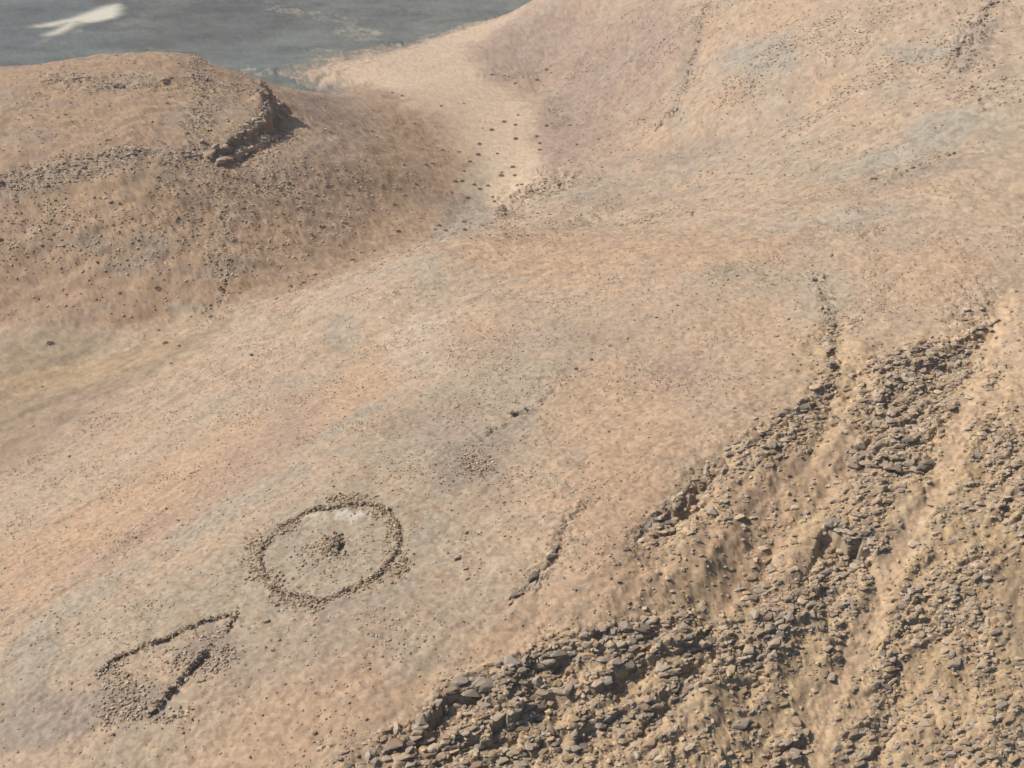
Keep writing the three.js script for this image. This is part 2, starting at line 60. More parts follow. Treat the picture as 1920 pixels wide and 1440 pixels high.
const PLAIN = [['dark',-216.3,-490.3,0.02232,-0.008901,0.01573,0.01303,0.9],['dark',-126.4,-482.5,0.03061,-0.006953,2.872e-09,0.02291,0.6],['dark',-144.7,-430.6,0.03328,-0.009239,2.101e-08,0.0576,0.5],['dark',-118.9,-512.0,0.02928,-0.006034,3.566e-08,0.07133,0.8],['bluep',-183.6,-399.8,0.03448,-0.01413,0.003109,0.004261,0.7],['bluep',-73.7,-396.5,0.03026,-0.005195,-0.01005,0.03105,0.5],['palep',-91.4,-501.0,0.05938,-0.009133,-0.06228,0.1943,0.7],['palep',-65.0,-471.2,0.06599,-0.0013,-0.3511,0.1899,0.5],['palep',-48.8,-446.1,0.12,-0.003121,-0.3706,0.2382,0.5],['palep',-86.4,-377.0,0.1987,-0.03935,-0.04424,0.2832,0.9],['palep',-60.8,-402.0,0.1708,-0.02152,-0.2882,0.2748,0.7],['palep',-196.9,-450.8,0.05966,-0.02646,0.3617,0.07207,0.5],['dark',-41.5,-477.4,0.07405,-0.007164,6.534e-08,0.0396,0.5],['dark',-150.3,-424.2,0.05768,-0.01674,-8.081e-08,0.1178,0.6]];
const PAN = [[-186.9,-509.2],[-194.1,-520.5],[-197.2,-514.8],[-203.5,-492.9],[-209.0,-477.4],[-216.5,-468.7],[-217.9,-462.6],[-208.5,-468.7],[-200.4,-476.2],[-199.0,-480.0],[-195.0,-476.2],[-189.5,-480.0],[-183.4,-486.4],[-183.7,-496.9]];
const PAN2 = [[-197.7,-476.2],[-201.3,-478.7],[-202.8,-460.2],[-203.7,-443.9],[-201.2,-445.1],[-198.5,-455.5],[-196.2,-469.9]];
const SHRUB = [[13.9,-260.1,9],[17.9,-270.1,8],[21.7,-265.3,7],[21.8,-248.8,9],[10.3,-243.1,8],[-0.6,-231.1,8],[4.3,-232.4,6],[10.3,-230.8,9],[8.0,-220.2,8],[-2.5,-214.4,7],[-4.2,-210.6,8],[20.8,-218.1,9],[17.5,-209.5,10],[17.6,-212.6,6],[21.4,-208.4,8],[4.6,-201.5,9],[6.5,-202.4,9],[-5.4,-190.0,9],[10.0,-200.8,8],[11.6,-198.5,8],[8.4,-190.9,9],[13.8,-201.2,7],[15.8,-188.8,7],[15.3,-193.1,6],[28.6,-248.1,8],[29.3,-239.5,7],[29.1,-231.9,8],[32.0,-258.5,8],[33.8,-260.9,6],[39.6,-258.4,8],[30.2,-328.0,8],[22.0,-324.5,7],[34.1,-336.0,8],[-4.2,-284.3,6],[3.5,-292.1,5],[-22.4,-298.4,5],[-18.5,-293.4,6],[12.7,-337.5,5],[22.8,-277.4,6],[16.0,-233.6,6],[23.4,-198.8,7],[22.1,-199.0,6],[2.8,-157.8,9],[4.5,-154.2,8],[8.7,-163.7,10],[9.0,-154.4,8],[-7.1,-154.3,9],[-9.6,-171.7,8],[40.1,-224.9,6],[1.9,-155.4,7],[6.7,-210.8,6],[3.9,-192.3,6],[-7.6,-180.1,7],[-13.0,-179.5,6],[-14.3,-165.1,6],[10.9,-262.2,4],[42.8,-236.0,5]];
const VSHRUB = [[-72.6,-100.1,14],[-47.7,-95.3,11],[-43.9,-92.0,8],[-42.6,-82.4,7],[-54.8,-116.3,10],[-41.1,-115.6,11],[-27.6,-107.7,8],[-41.3,-106.3,8],[-15.6,-133.3,10],[-62.4,-115.2,8],[-23.9,-118.1,9],[-26.3,-115.9,9],[-67.8,-82.8,5],[-62.8,-66.2,5],[-50.7,-51.5,6],[-45.5,-52.1,5],[-37.0,-115.1,6]];
const STONE = [[20.6,-21.9,14],[22.3,-22.5,10],[15.8,-16.5,8],[-24.9,-72.5,9],[47.2,-47.6,7],[58.5,-55.5,7],[53.7,-51.8,8],[52.2,-50.7,7],[40.9,-42.4,8],[44.1,-44.6,7],[29.1,-31.2,11],[31.3,-33.2,12],[33.9,-36.3,10],[36.5,-38.1,8],[-19.3,-54.1,7],[-1.0,-41.7,7],[18.6,-19.5,7],[-3.0,13.0,14],[-3.3,14.2,12],[-4.9,9.7,22],[8.5,14.9,11],[12.1,15.3,13],[15.6,-0.2,16],[14.8,4.1,16],[15.7,5.8,16],[15.9,7.3,13],[31.5,7.9,14],[33.2,0.9,11],[11.5,16.0,9],[6.3,13.9,9],[-22.2,14.9,9],[-14.7,20.1,13],[-11.7,16.7,11],[57.6,-35.4,9],[67.5,-52.9,8],[39.0,-1.9,24]];

// ---------------------------------------------------------------- random numbers and noise
let seed = 7;
function rnd() { seed = (seed + 0x6D2B79F5) | 0; let t = Math.imul(seed ^ (seed >>> 15), 1 | seed); t = (t + Math.imul(t ^ (t >>> 7), 61 | t)) ^ t; return ((t ^ (t >>> 14)) >>> 0) / 4294967296; }
const rr = (a, b) => a + (b - a) * rnd();
function gauss() { return (rnd() + rnd() + rnd() + rnd() - 2) * 1.0; }
function hash(i, j, k) { let h = Math.imul(i, 374761393) ^ Math.imul(j, 668265263) ^ Math.imul(k, 2147483647 ^ 61 * k); h = Math.imul(h ^ (h >>> 13), 1274126177); h ^= h >>> 16; h = Math.imul(h, 0x85ebca6b); return ((h ^ (h >>> 13)) >>> 0) / 4294967296; }
function noise(x, y, k = 0) {
  const i = Math.floor(x), j = Math.floor(y), fx = x - i, fy = y - j;
  const u = fx * fx * fx * (fx * (fx * 6 - 15) + 10), v = fy * fy * fy * (fy * (fy * 6 - 15) + 10);
  const a = hash(i, j, k), b = hash(i + 1, j, k), c = hash(i, j + 1, k), d = hash(i + 1, j + 1, k);
  return 2 * (a + (b - a) * u + (c - a + (a - b - c + d) * u) * v) - 1;
}
function fbm(x, y, n, k = 0) { let s = 0, a = 0.5; for (let o = 0; o < n; o++) { s += a * noise(x, y, k + o); const t = x * 1.62 - y * 1.18 + 7.3; y = x * 1.18 + y * 1.62 - 3.1; x = t; a *= 0.5; } return s; }
const clamp = (v, a, b) => v < a ? a : v > b ? b : v;
const sstep = (a, b, v) => { const t = clamp((v - a) / (b - a), 0, 1); return t * t * (3 - 2 * t); };
// broken blocks: nearest feature point of a jittered lattice; gives the block's own value and the distance to its joint
const WB = { v: 0, v2: 0, e: 0, dx: 0, dy: 0 };
function blocks(x, y, k) {
  const i = Math.floor(x), j = Math.floor(y); let f1 = 9, f2 = 9, bi = 0, bj = 0, bx = 0, by = 0;
  for (let a = -1; a <= 1; a++) for (let b = -1; b <= 1; b++) {
    const px = i + a + 0.1 + 0.8 * hash(i + a, j + b, k), py = j + b + 0.1 + 0.8 * hash(i + a, j + b, k + 1);
    const dx = x - px, dy = y - py, d = dx * dx + dy * dy;
    if (d < f1) { f2 = f1; f1 = d; bi = i + a; bj = j + b; bx = dx; by = dy; } else if (d < f2) f2 = d;
  }
  WB.v = hash(bi, bj, k + 2); WB.v2 = hash(bi, bj, k + 3); WB.e = Math.sqrt(f2) - Math.sqrt(f1); WB.dx = bx; WB.dy = by; return WB;
}
function inside(poly, x, z) { let c = false; for (let i = 0, j = poly.length - 1; i < poly.length; j = i++) { const a = poly[i], b = poly[j]; if ((a[1] > z) !== (b[1] > z) && x < (b[0] - a[0]) * (z - a[1]) / (b[1] - a[1]) + a[0]) c = !c; } return c; }
function blobW(b, o, x, z) {       // falls from 1 in the middle of a patch to 0 at 1.6 radii
  const dx = x - b[o], dz = z - b[o + 1], u = b[o + 2] * dx + b[o + 3] * dz, v = b[o + 4] * dx + b[o + 5] * dz, d = u * u + v * v;
  return d > 2.56 ? 0 : 1 - sstep(0.35, 1.6, Math.sqrt(d));
}

// ---------------------------------------------------------------- the lie of the land
const NC = CTL.length;
const COEF = (() => {              // thin-plate surface through the surveyed heights
  const n = NC + 3, A = [], f = r2 => r2 > 0 ? r2 * Math.log(r2) * 0.5 : 0;
  for (let i = 0; i < n; i++) A.push(new Float64Array(n + 1));
  for (let i = 0; i < NC; i++) {
    for (let j = 0; j < NC; j++) A[i][j] = f(((CTL[i][0] - CTL[j][0]) / 100) ** 2 + ((CTL[i][1] - CTL[j][1]) / 100) ** 2) + (i === j ? 1e-4 : 0);
    A[i][NC] = A[NC][i] = 1; A[i][NC + 1] = A[NC + 1][i] = CTL[i][0] / 100; A[i][NC + 2] = A[NC + 2][i] = CTL[i][1] / 100; A[i][n] = CTL[i][2];
  }
  for (let c = 0; c < n; c++) {
    let p = c; for (let r = c + 1; r < n; r++) if (Math.abs(A[r][c]) > Math.abs(A[p][c])) p = r;
    [A[c], A[p]] = [A[p], A[c]];
    for (let r = c + 1; r < n; r++) { const m = A[r][c] / A[c][c]; if (m) for (let k = c; k <= n; k++) A[r][k] -= m * A[c][k]; }
  }
  const s = new Float64Array(n);
  for (let r = n - 1; r >= 0; r--) { let v = A[r][n]; for (let k = r + 1; k < n; k++) v -= A[r][k] * s[k]; s[r] = v / A[r][r]; }
  return s;
})();
const CX = CTL.map(c => c[0] / 100), CZ = CTL.map(c => c[1] / 100);
function rbfExact(x, z) {
  x /= 100; z /= 100; let s = COEF[NC] + COEF[NC + 1] * x + COEF[NC + 2] * z;
  for (let i = 0; i < NC; i++) { const a = x - CX[i], b = z - CZ[i], r = a * a + b * b; if (r > 0) s += COEF[i] * r * Math.log(r) * 0.5; }
  return s;
}
// the smooth surface is sampled once every 2 m and read back with cubic interpolation
const GX0 = -700, GZ0 = -1000, GS = 2.5, GNX = 561, GNZ = 441, GRID = new Float32Array(GNX * GNZ);
for (let j = 0; j < GNZ; j++) for (let i = 0; i < GNX; i++) GRID[j * GNX + i] = rbfExact(GX0 + i * GS, GZ0 + j * GS);
const cub = (a, b, c, d, t) => b + 0.5 * t * (c - a + t * (2 * a - 5 * b + 4 * c - d + t * (3 * (b - c) + d - a)));
function rbf(x, z) {
  const fx = clamp((x - GX0) / GS, 1, GNX - 3.01), fz = clamp((z - GZ0) / GS, 1, GNZ - 3.01), i = Math.floor(fx), j = Math.floor(fz), u = fx - i, v = fz - j, r = [];
  for (let k = -1; k <= 2; k++) { const o = (j + k) * GNX + i; r.push(cub(GRID[o - 1], GRID[o], GRID[o + 1], GRID[o + 2], u)); }
  return cub(r[0], r[1], r[2], r[3], v);
}
const PLAIN_Y = -42;

// signed distance to a polyline: s > 0 on its downhill (right-hand) side; t runs 0..1 along it
const PD = { d: 0, s: 0, t: 0 };
function boxOf(p, m) { let a = 1e9, b = -1e9, c = 1e9, d = -1e9; for (const q of p) { a = Math.min(a, q[0]); b = Math.max(b, q[0]); c = Math.min(c, q[1]); d = Math.max(d, q[1]); } return [a - m, b + m, c - m, d + m]; }
function toLine(p, x, z) {
  let best = 1e18, n = p.length - 1;
  for (let i = 0; i < n; i++) {
    const ax = p[i][0], az = p[i][1], dx = p[i + 1][0] - ax, dz = p[i + 1][1] - az, l2 = dx * dx + dz * dz;
    const t = clamp(((x - ax) * dx + (z - az) * dz) / l2, 0, 1), ex = x - ax - t * dx, ez = z - az - t * dz, d = ex * ex + ez * ez;
    if (d < best) { best = d; PD.d = Math.sqrt(d); PD.s = (ex * -dz + ez * dx) / Math.sqrt(l2) >= 0 ? PD.d : -PD.d; PD.t = (i + t) / n; }
  }
  return PD;
}
const LEDGE = Object.entries(LEDGES).map(([key, [drop, decay, wid, pts]]) => ({ key, drop, decay, wid, pts, box: boxOf(pts, decay * 2.6 + 3) }));
const CHUTE = CHUTES.map(([w, pts]) => ({ w, pts, box: boxOf(pts, w * 4) }));
const closed = p => ({ p, ring: [...p, p[0]], box: boxOf(p, 4) });
const HILL_ = closed(HILL), WADI_ = closed(WADI), VALLEY_ = closed(VALLEY), SLOPE_ = closed(SLOPE), PAN_ = closed(PAN), PAN2_ = closed(PAN2);
function mask(c, x, z, w) { if (far(c.box, x, z)) return 0; const d = toLine(c.ring, x, z).d; return sstep(-w, w, inside(c.p, x, z) ? d : -d); }
const FALL = (() => { const p = CHUTES[0][1], a = p[0], b = p[p.length - 1], l = Math.hypot(b[0] - a[0], b[1] - a[1]); return [(b[0] - a[0]) / l, (b[1] - a[1]) / l]; })();   // the way down the steep slope
const far = (b, x, z) => x < b[0] || x > b[1] || z < b[2] || z > b[3];

const S = { rock: 0, hill: 0, valley: 0, wadi: 0, plain: 0, slope: 0, pan: 0, bare: 0, edge: 0, chute: 0, ledge: 0, y: 0 };
function survey(x, z) {            // fills S with what lies at (x, z) and its height
  const wob = 2.2 * fbm(x / 9, z / 9, 3, 40), wob2 = 2.2 * fbm(x / 9, z / 9, 3, 50), big = z < -60 ? 2.2 : 1;
  const xw = x + wob * big, zw = z + wob2 * big;
  const a = rbf(x, z), k = 3, dd = clamp(0.5 + 0.5 * (a - PLAIN_Y) / k, 0, 1);
  let y = PLAIN_Y * (1 - dd) + a * dd + k * dd * (1 - dd);
  S.edge = a - PLAIN_Y; S.plain = a + 0.6 * wob < PLAIN_Y + 0.5 ? 1 : 0;
  S.pan = S.plain ? Math.max(mask(PAN_, x + 1.2 * wob, z + 2 * wob2, 4), mask(PAN2_, x + 1.2 * wob, z + 2 * wob2, 4)) : 0;
  S.hill = mask(HILL_, xw, zw, 3.5);
  S.wadi = mask(WADI_, xw + wob, zw + wob2, 9);
  S.valley = mask(VALLEY_, xw, zw, 3);
  S.slope = mask(SLOPE_, xw + 1.5 * wob, zw + 1.5 * wob2, 4);
  // chutes: shallow troughs of loose sand down the steep slope
  S.chute = 0;
  for (const c of CHUTE) if (!far(c.box, x, z)) { const d = toLine(c.pts, x + 0.5 * wob, z).d; const w = 1 - sstep(c.w * 0.2, c.w * 1.7, d + 0.6 * noise(x * 0.9, z * 0.9, 61) + 0.3 * noise(x * 2.2, z * 2.2, 62)); if (w > S.chute) S.chute = w; y -= 0.22 * c.w * (1 - sstep(0, c.w * 2.8, d)); }
  // how rocky
  let R = S.slope * 0.33;
  if (z > -240 && !S.plain) for (const b of ROCK) { const w = blobW(b, 0, xw, zw); if (w > 0) R = Math.max(R, b[6] * Math.min(1, w * 1.35)); }
  let H = 0;
  if (S.hill > 0) for (const b of HROCK) { const w = blobW(b, 0, xw, zw); if (w > 0) H = Math.max(H, b[6] * w * S.hill); }
  if (S.slope > 0) R *= clamp(0.8 + 1.3 * fbm(x / 4.5 + 0.3 * z / 4.5, z / 8, 3, 71), 0.15, 1.15);
  // stretches of the slope buried under sand
  S.bare = 0;
  if (S.slope > 0) { for (const b of BARE) S.bare = Math.max(S.bare, blobW(b, 0, xw, zw)); S.bare = Math.max(S.bare, 0.4 * sstep(0.12, 0.4, fbm(x / 9, z / 9, 3, 77))); R *= 1 - 0.7 * S.bare; }
  R *= 1 - 0.8 * S.chute;
  // ledges of bedrock
  S.ledge = 0;
  for (const L of LEDGE) if (!far(L.box, x, z)) {
    const p = toLine(L.pts, x, z), far_ = L.drop > 1.3 && z < -60;
    const q = blocks((x + z) / (far_ ? 3.2 : 1.4), (x - z) / (far_ ? 3.2 : 1.4), 300);
    const jag = (q.v - 0.5) * (far_ ? 2.4 : 1.1) + 0.25 * noise(x, z, 305);
    const s = p.s + jag * Math.min(1, L.drop), end = sstep(0, 0.12, p.t) * sstep(0, 0.12, 1 - p.t) * (1 - sstep(0.8, 1, p.d / (L.decay * 2.6 + 2)));
    const var_ = L.key === 'N' ? 0.35 + 0.9 * Math.exp(-(((p.t - 0.66) / 0.24) ** 2)) : clamp(0.45 + 0.75 * noise(x / 4, z / 4, 310 + Math.round(L.drop * 10)), 0, 1);
    if (s > -L.wid) y -= L.drop * var_ * end * sstep(-L.wid * 0.5, L.wid * 0.5, s) * Math.exp(-Math.max(0, s) / L.decay);
    else y += 0.12 * L.drop * end * sstep(-L.decay, -L.wid, s);
    S.ledge = Math.max(S.ledge, end * (1 - sstep(0.3, 1.6, Math.abs(p.s) / (0.6 + L.drop * 0.7))));
  }
  { const dx = x + 49.6, dz = (z + 212) / 1.8, d2 = dx * dx + dz * dz; if (d2 < 60) y += 3.4 * Math.exp(-d2 / 6); }   // the crag's pointed top
  if (S.plain) { R = 0; H = 0; }
  const RR = Math.max(R, H, 0.6 * S.ledge * (1 - S.chute) * (z < -60 ? 0.7 : 1)); S.rock = RR;
  // surface relief
  if (S.plain) y += (1 - S.pan) * (0.35 * fbm(x / 14, z / 14, 3, 5) + 0.5 * Math.abs(fbm(x / 45, z / 45, 3, 6)));
  else {
    const soft = 1 - 0.65 * Math.max(S.wadi, S.valley), u = (x - z) * 0.7071, v = (x + z) * 0.7071, far1 = sstep(-40, -80, z), dirt = (1 - S.hill) * (1 - S.wadi);
    y += soft * (0.8 * fbm(x / 15, z / 15, 3, 1) + 0.15 * fbm(x / 3.4, z / 3.4, 3, 10) + 0.06 * noise(x / 0.9, z / 0.9, 14) + 0.05 * noise(x / 0.5, z / 0.5, 15));
    // a skin of half-buried stones, coarser on the far hillsides
    const peb = soft * (1 - S.hill) * (0.55 + 0.45 * noise(x / 5, z / 5, 18));
    if (far1 < 1) { const q = blocks(x / 0.46, z / 0.46, 540); y += peb * (1 - far1) * (0.13 + 0.07 * S.slope) * (q.v * sstep(0, 0.3, q.e) - 0.3); }
    if (far1 > 0) { const q = blocks(x / 1.3, z / 1.5, 545); y += peb * far1 * 0.28 * (q.v * sstep(0, 0.3, q.e) - 0.3); }
    if (dirt > 0) y += soft * dirt * (0.07 * noise(u / 14 + wob * 0.1, v / 1.7 + wob * 0.6, 20) + 0.04 * noise(u / 6, v / 0.7 + wob * 0.9, 21));
    if (S.hill > 0) {
      const fy = 0.45 + 0.55 * sstep(-240, -215, z), q = blocks(x / 1.6, z / 1.9, 400);
      y += S.hill * fy * (0.16 + 0.4 * H) * (0.9 * q.v - 0.4 + 0.5 * sstep(0.02, 0.35, q.e));
      y += S.hill * (0.8 * fbm(x / 11 + 0.2 * z / 11, z / 17, 3, 26) + 0.3 * fbm(x / 2.2, z / 2.6, 2, 28));
    }
    // ribs and shallow gullies of the far hillside, rills down the valley flank of the ridge
    const up_ = dirt * sstep(-85, -120, z) * (1 - S.valley), rill = dirt * sstep(-5, -11, a) * sstep(-95, -75, z);
    if (up_ > 0) y += up_ * (2.6 * fbm(x / 34 + 0.4 * z / 34, z / 46, 3, 130) + 1.1 * fbm(x / 8, z / 10, 3, 135) + 0.16 * noise(x / 1.6, z / 2, 138));
    if (rill > 0) y += rill * (0.22 * noise(u / 22 + wob * 0.15, v / 1.9 + wob * 0.35, 140) + 0.1 * noise(u / 9, v / 0.9 + wob * 0.4, 141));
    const RN = RR * (1 - S.hill);
    if (RN > 0.02) {
      const cx = (0.9 * u + 0.43 * v), cy = (-0.43 * u + 0.9 * v), g = sstep(0.05, 0.6, RN), sz = 1 + far1;
      const q = blocks(cx / (far1 > 0.5 ? 2.6 : 1.3), cy / (far1 > 0.5 ? 1.6 : 0.8), 500);
      y += g * sz * (0.42 * q.v * q.v + (q.v2 - 0.5) * 0.5 * q.dy + 0.16 * sstep(0.0, 0.18, q.e) - 0.25);
      if (far1 < 0.5) { const q2 = blocks(cx / 0.55, cy / 0.4, 520); y += g * (0.2 * q2.v + 0.07 * sstep(0, 0.25, q2.e) - 0.12); }
    }
    // strata: treads that end in small scarps, strongest where the rock is bare
    if (S.slope > 0) { const w = (0.43 * x + 0.9 * z + 2.2 * fbm(x / 7, z / 7, 3, 150) + 0.5 * noise(x / 1.1, z / 1.1, 153)) / 2.3, f = w - Math.floor(w), amp = S.slope * (1 - S.chute) * (0.12 + 0.75 * sstep(0.15, 0.6, RR)) * clamp(0.6 + 0.9 * noise(x / 6, z / 4, 155), 0, 1.1); y += amp * 0.75 * ((f < 0.84 ? f / 0.84 : (1 - f) / 0.16) - 0.5); }
    if (S.hill > 0) { const w = (z + 0.15 * x + 5 * fbm(x / 20, z / 20, 3, 160)) / 6.5, f = w - Math.floor(w); y += S.hill * 0.55 * clamp(0.5 + 0.8 * noise(x / 18, z / 12, 162), 0, 1) * ((f < 0.8 ? f / 0.8 : (1 - f) / 0.2) - 0.5); }
    if (S.slope > 0) y += S.slope * (1.25 * (1 - 0.6 * S.chute) * fbm((x * FALL[1] - z * FALL[0]) / 4.6, (x * FALL[0] + z * FALL[1]) / 20, 3, 74) + (1 - 0.8 * S.chute) * (0.5 * fbm(x / 2.6, z / 2.8, 3, 75) + 0.16 * fbm(x / 1.0, z / 0.9, 2, 79)));
  }
  S.y = y; return S;
}
const groundY = (x, z) => survey(x, z).y;

// ---------------------------------------------------------------- soils: base colours (what the photograph shows in sun, brought down to albedo)
const lin = v => { v /= 255; return v <= 0.04045 ? v / 12.92 : ((v + 0.055) / 1.055) ** 2.4; };
const KA = 0.60;
const albedo = (r, g, b) => [lin(r) * KA, lin(g) * KA * 1.035, lin(b) * KA * 1.02];
const SOILS = {
  ridge: albedo(205, 176, 142), olive: albedo(189, 170, 141), blue: albedo(184, 171, 147), peach: albedo(210, 173, 135), mauve: albedo(184, 155, 130), pale: albedo(222, 208, 184),
  grey: albedo(166, 148, 128), ochre: albedo(206, 170, 116), brown: albedo(176, 142, 110), tan: albedo(203, 170, 128), sand: albedo(236, 208, 170), hill: albedo(192, 158, 122), wadi: albedo(228, 197, 160), valley: albedo(183, 157, 122),
  plain: albedo(118, 122, 110), dark: albedo(84, 86, 82), bluep: albedo(106, 117, 112), palep: albedo(176, 164, 140), pan: albedo(250, 240, 214), slope: albedo(222, 188, 143), chute: albedo(226, 190, 148), rock: albedo(200, 178, 148), rockdark: albedo(184, 162, 136),
};
const COL = [0, 0, 0];
function mixTo(c, w) { COL[0] += (c[0] - COL[0]) * w; COL[1] += (c[1] - COL[1]) * w; COL[2] += (c[2] - COL[2]) * w; }
function soil(x, z) {              // S must be filled for (x, z)
  const n1 = fbm(x / 13, z / 13, 4, 80), n2 = fbm(x / 3.1, z / 3.1, 3, 90), n3 = noise(x / 0.5, z / 0.5, 95), n4 = noise(x / 0.19, z / 0.19, 97);
  const u = (x - z) * 0.7071, v = (x + z) * 0.7071, st = noise(u / 9, v / 0.9 + n2, 100) * 0.6 + noise(u / 4, v / 0.35 + n2, 101) * 0.4;
  const n5 = noise(x / 1.1, z / 1.1, 98);
  const pb = z < -60 ? blocks(x / 1.3, z / 1.5, 545) : blocks(x / 0.46, z / 0.46, 540);
  let g = 0.12 * n3 + 0.13 * n4 + 0.07 * n5 + 0.3 * (pb.v2 - 0.5) * (1 - 0.6 * S.wadi);
  if (S.plain) {
    const pl = SOILS.plain; COL[0] = pl[0]; COL[1] = pl[1]; COL[2] = pl[2];
    if (S.pan > 0) { mixTo(SOILS.pan, S.pan); COL[0] *= 1 + 0.03 * n2; return COL; }
    for (const b of PLAIN) { const w = blobW(b, 1, x + 14 * n1, z + 18 * n2); if (w > 0) mixTo(SOILS[b[0]], b[7] * sstep(0.05, 0.6, w + 0.25 * n2)); }
    g += 0.4 * fbm(x / 40, z / 11, 4, 110) + 0.4 * fbm(x / 7, z / 5, 3, 112);
  } else {
    const b0 = SOILS.ridge; COL[0] = b0[0]; COL[1] = b0[1]; COL[2] = b0[2];
    mixTo(SOILS.slope, S.slope); mixTo(SOILS.hill, S.hill); mixTo(SOILS.valley, S.valley); mixTo(SOILS.wadi, sstep(0.2, 0.8, S.wadi + 0.5 * n2 + 0.2 * n3));
    for (const b of SOIL) { const w = blobW(b, 1, x, z); if (w > 0) mixTo(SOILS[b[0]], b[7] * 0.95 * sstep(0.15, 0.8, w + 0.35 * n1 + 0.55 * n2 + 0.3 * st + 0.3 * n3)); }
    if (S.wadi + S.valley + S.hill < 0.5) { mixTo(SOILS.peach, 0.35 * sstep(0.12, 0.5, n1 + 0.25 * st)); mixTo(SOILS.blue, 0.35 * sstep(0.15, 0.45, -n1 + 0.3 * st - 0.1)); mixTo(SOILS.mauve, 0.25 * sstep(0.25, 0.6, st + 0.3 * n3)); }
    if (S.hill > 0) { mixTo(SOILS.brown, 0.5 * S.hill * sstep(0, 0.5, n2 + 0.3 * n1)); mixTo(SOILS.ochre, 0.2 * S.hill * sstep(0.1, 0.5, n1)); mixTo(SOILS.grey, 0.4 * S.hill * sstep(0.2, 0.5, -n1 - 0.2 * n2)); }
    if (S.edge < 6) mixTo(SOILS.plain, 0.8 * sstep(4, 0.2, S.edge + 3.5 * n2 + 1.5 * n3));   // plain gravel washed up against the hills
    if (S.chute > 0) mixTo(SOILS.chute, S.chute);
    const R = S.rock;
    if (R > 0.02) {
      const hl = S.hill > 0.5, fr = z < -60, far_ = hl ? 1.6 : 1, u2 = 0.9 * u + 0.43 * v, v2 = -0.43 * u + 0.9 * v, q = blocks(hl ? x / 1.6 : u2 / (fr ? 2.6 : 1.3), hl ? z / 1.9 : v2 / (fr ? 1.6 : 0.8), hl ? 400 : 500);
      const bare = sstep(0.35, 0.75, R + 0.55 * (q.v - 0.5) + 0.35 * n2) * (hl ? 0.5 : 0.5);
      mixTo(q.v2 < 0.4 ? SOILS.rockdark : SOILS.rock, bare * (0.75 + 0.25 * q.v2)); g += 0.1 * (q.v2 - 0.5) * bare * far_;
    }
    g += 0.05 * st + 0.06 * n2;
    // dark gravel flecks and pale chips
    const f = hash(Math.round(x * 5), Math.round(z * 5), 120); if (f < 0.02) g -= 0.16; else if (f > 0.985) g += 0.14;
  }
  COL[0] = Math.max(0.01, COL[0] * (1 + g)); COL[1] = Math.max(0.01, COL[1] * (1 + g)); COL[2] = Math.max(0.01, COL[2] * (1 + g * 0.95));
  return COL;
}

// ---------------------------------------------------------------- the ground: one net of points, finer on the near ridge, cut into the pieces of land it crosses
const groundMat = new THREE.MeshStandardMaterial({ vertexColors: true, roughness: 1, metalness: 0 });
{
  const rows = [];
  for (let z = 50; z > -860;) { rows.push(z); const D = 96 - z, sl2 = D * D + (D < 170 ? 78 : 112) ** 2; z -= D < 60 ? 0.25 : D < 116 ? 0.1 : Math.max(0.15, sl2 / (1098 * (D < 170 ? 78 : 112)) * 1.3 * (D < 135 ? 0.8 : 1)); }
  const NX = 1020, NR = rows.length, pos = new Float32Array(NX * NR * 3), col = new Float32Array(NX * NR * 3), reg = new Uint8Array(NX * NR);
  for (let j = 0; j < NR; j++) {
    const z = rows[j], half = Math.hypot(96 - z, 80 + 25 * sstep(0, -150, z)) * 0.66;
    for (let i = 0; i < NX; i++) {
      const x = 20.6 + half * (2 * i / (NX - 1) - 1), o = j * NX + i, s = survey(x, z);
      pos[o * 3] = x; pos[o * 3 + 1] = s.y; pos[o * 3 + 2] = z;
      reg[o] = s.pan > 0.5 ? 6 : s.plain ? 3 : s.wadi > 0.5 ? 2 : s.valley > 0.5 ? 4 : s.hill > 0.5 ? 1 : s.slope > 0.5 ? 5 : 0;
      const c = soil(x, z); col[o * 3] = c[0]; col[o * 3 + 1] = c[1]; col[o * 3 + 2] = c[2];
    }
  }
  console.log('rows', NR);
  const idx = [[], [], [], [], [], [], []];
  for (let j = 0; j < NR - 1; j++) for (let i = 0; i < NX - 1; i++) { const a = j * NX + i, b = a + 1, c = a + NX, d = c + 1; const l = idx[reg[a]]; l.push(a, b, c, b, d, c); }
  const whole = new THREE.BufferGeometry(); whole.setAttribute('position', new THREE.BufferAttribute(pos, 3)); whole.setIndex([].concat(...idx)); whole.computeVertexNormals();
  const nor = whole.attributes.normal.array;
  const names = [['ridge', 'pale tan ridge that carries the stone ring'], ['hill', 'brown stony hill with a crag on top'], ['sandy_wadi', 'pale sandy wadi dotted with shrubs'], ['gravel_plain', 'dark blue grey gravel plain beyond the hills'], ['valley_floor', 'smooth valley floor between hill and ridge'], ['rocky_slope', 'steep rocky slope falling away from the ridge'], ['clay_pan', 'cream white clay pan on the dark plain']];
  idx.forEach((list, r) => {
    const map = new Map(), p = [], n = [], c = [], ix = new Uint32Array(list.length);
    list.forEach((o, k) => { let m = map.get(o); if (m === undefined) { m = map.size; map.set(o, m); for (let e = 0; e < 3; e++) { p.push(pos[o * 3 + e]); n.push(nor[o * 3 + e]); c.push(col[o * 3 + e]); } } ix[k] = m; });
    const g = new THREE.BufferGeometry();
    g.setAttribute('position', new THREE.Float32BufferAttribute(p, 3)); g.setAttribute('normal', new THREE.Float32BufferAttribute(n, 3)); g.setAttribute('color', new THREE.Float32BufferAttribute(c, 3)); g.setIndex(new THREE.BufferAttribute(ix, 1));
    const m = new THREE.Mesh(g, groundMat); m.name = names[r][0]; m.castShadow = m.receiveShadow = true;
    m.userData = { kind: 'structure', label: names[r][1] }; scene.add(m);
  });
}

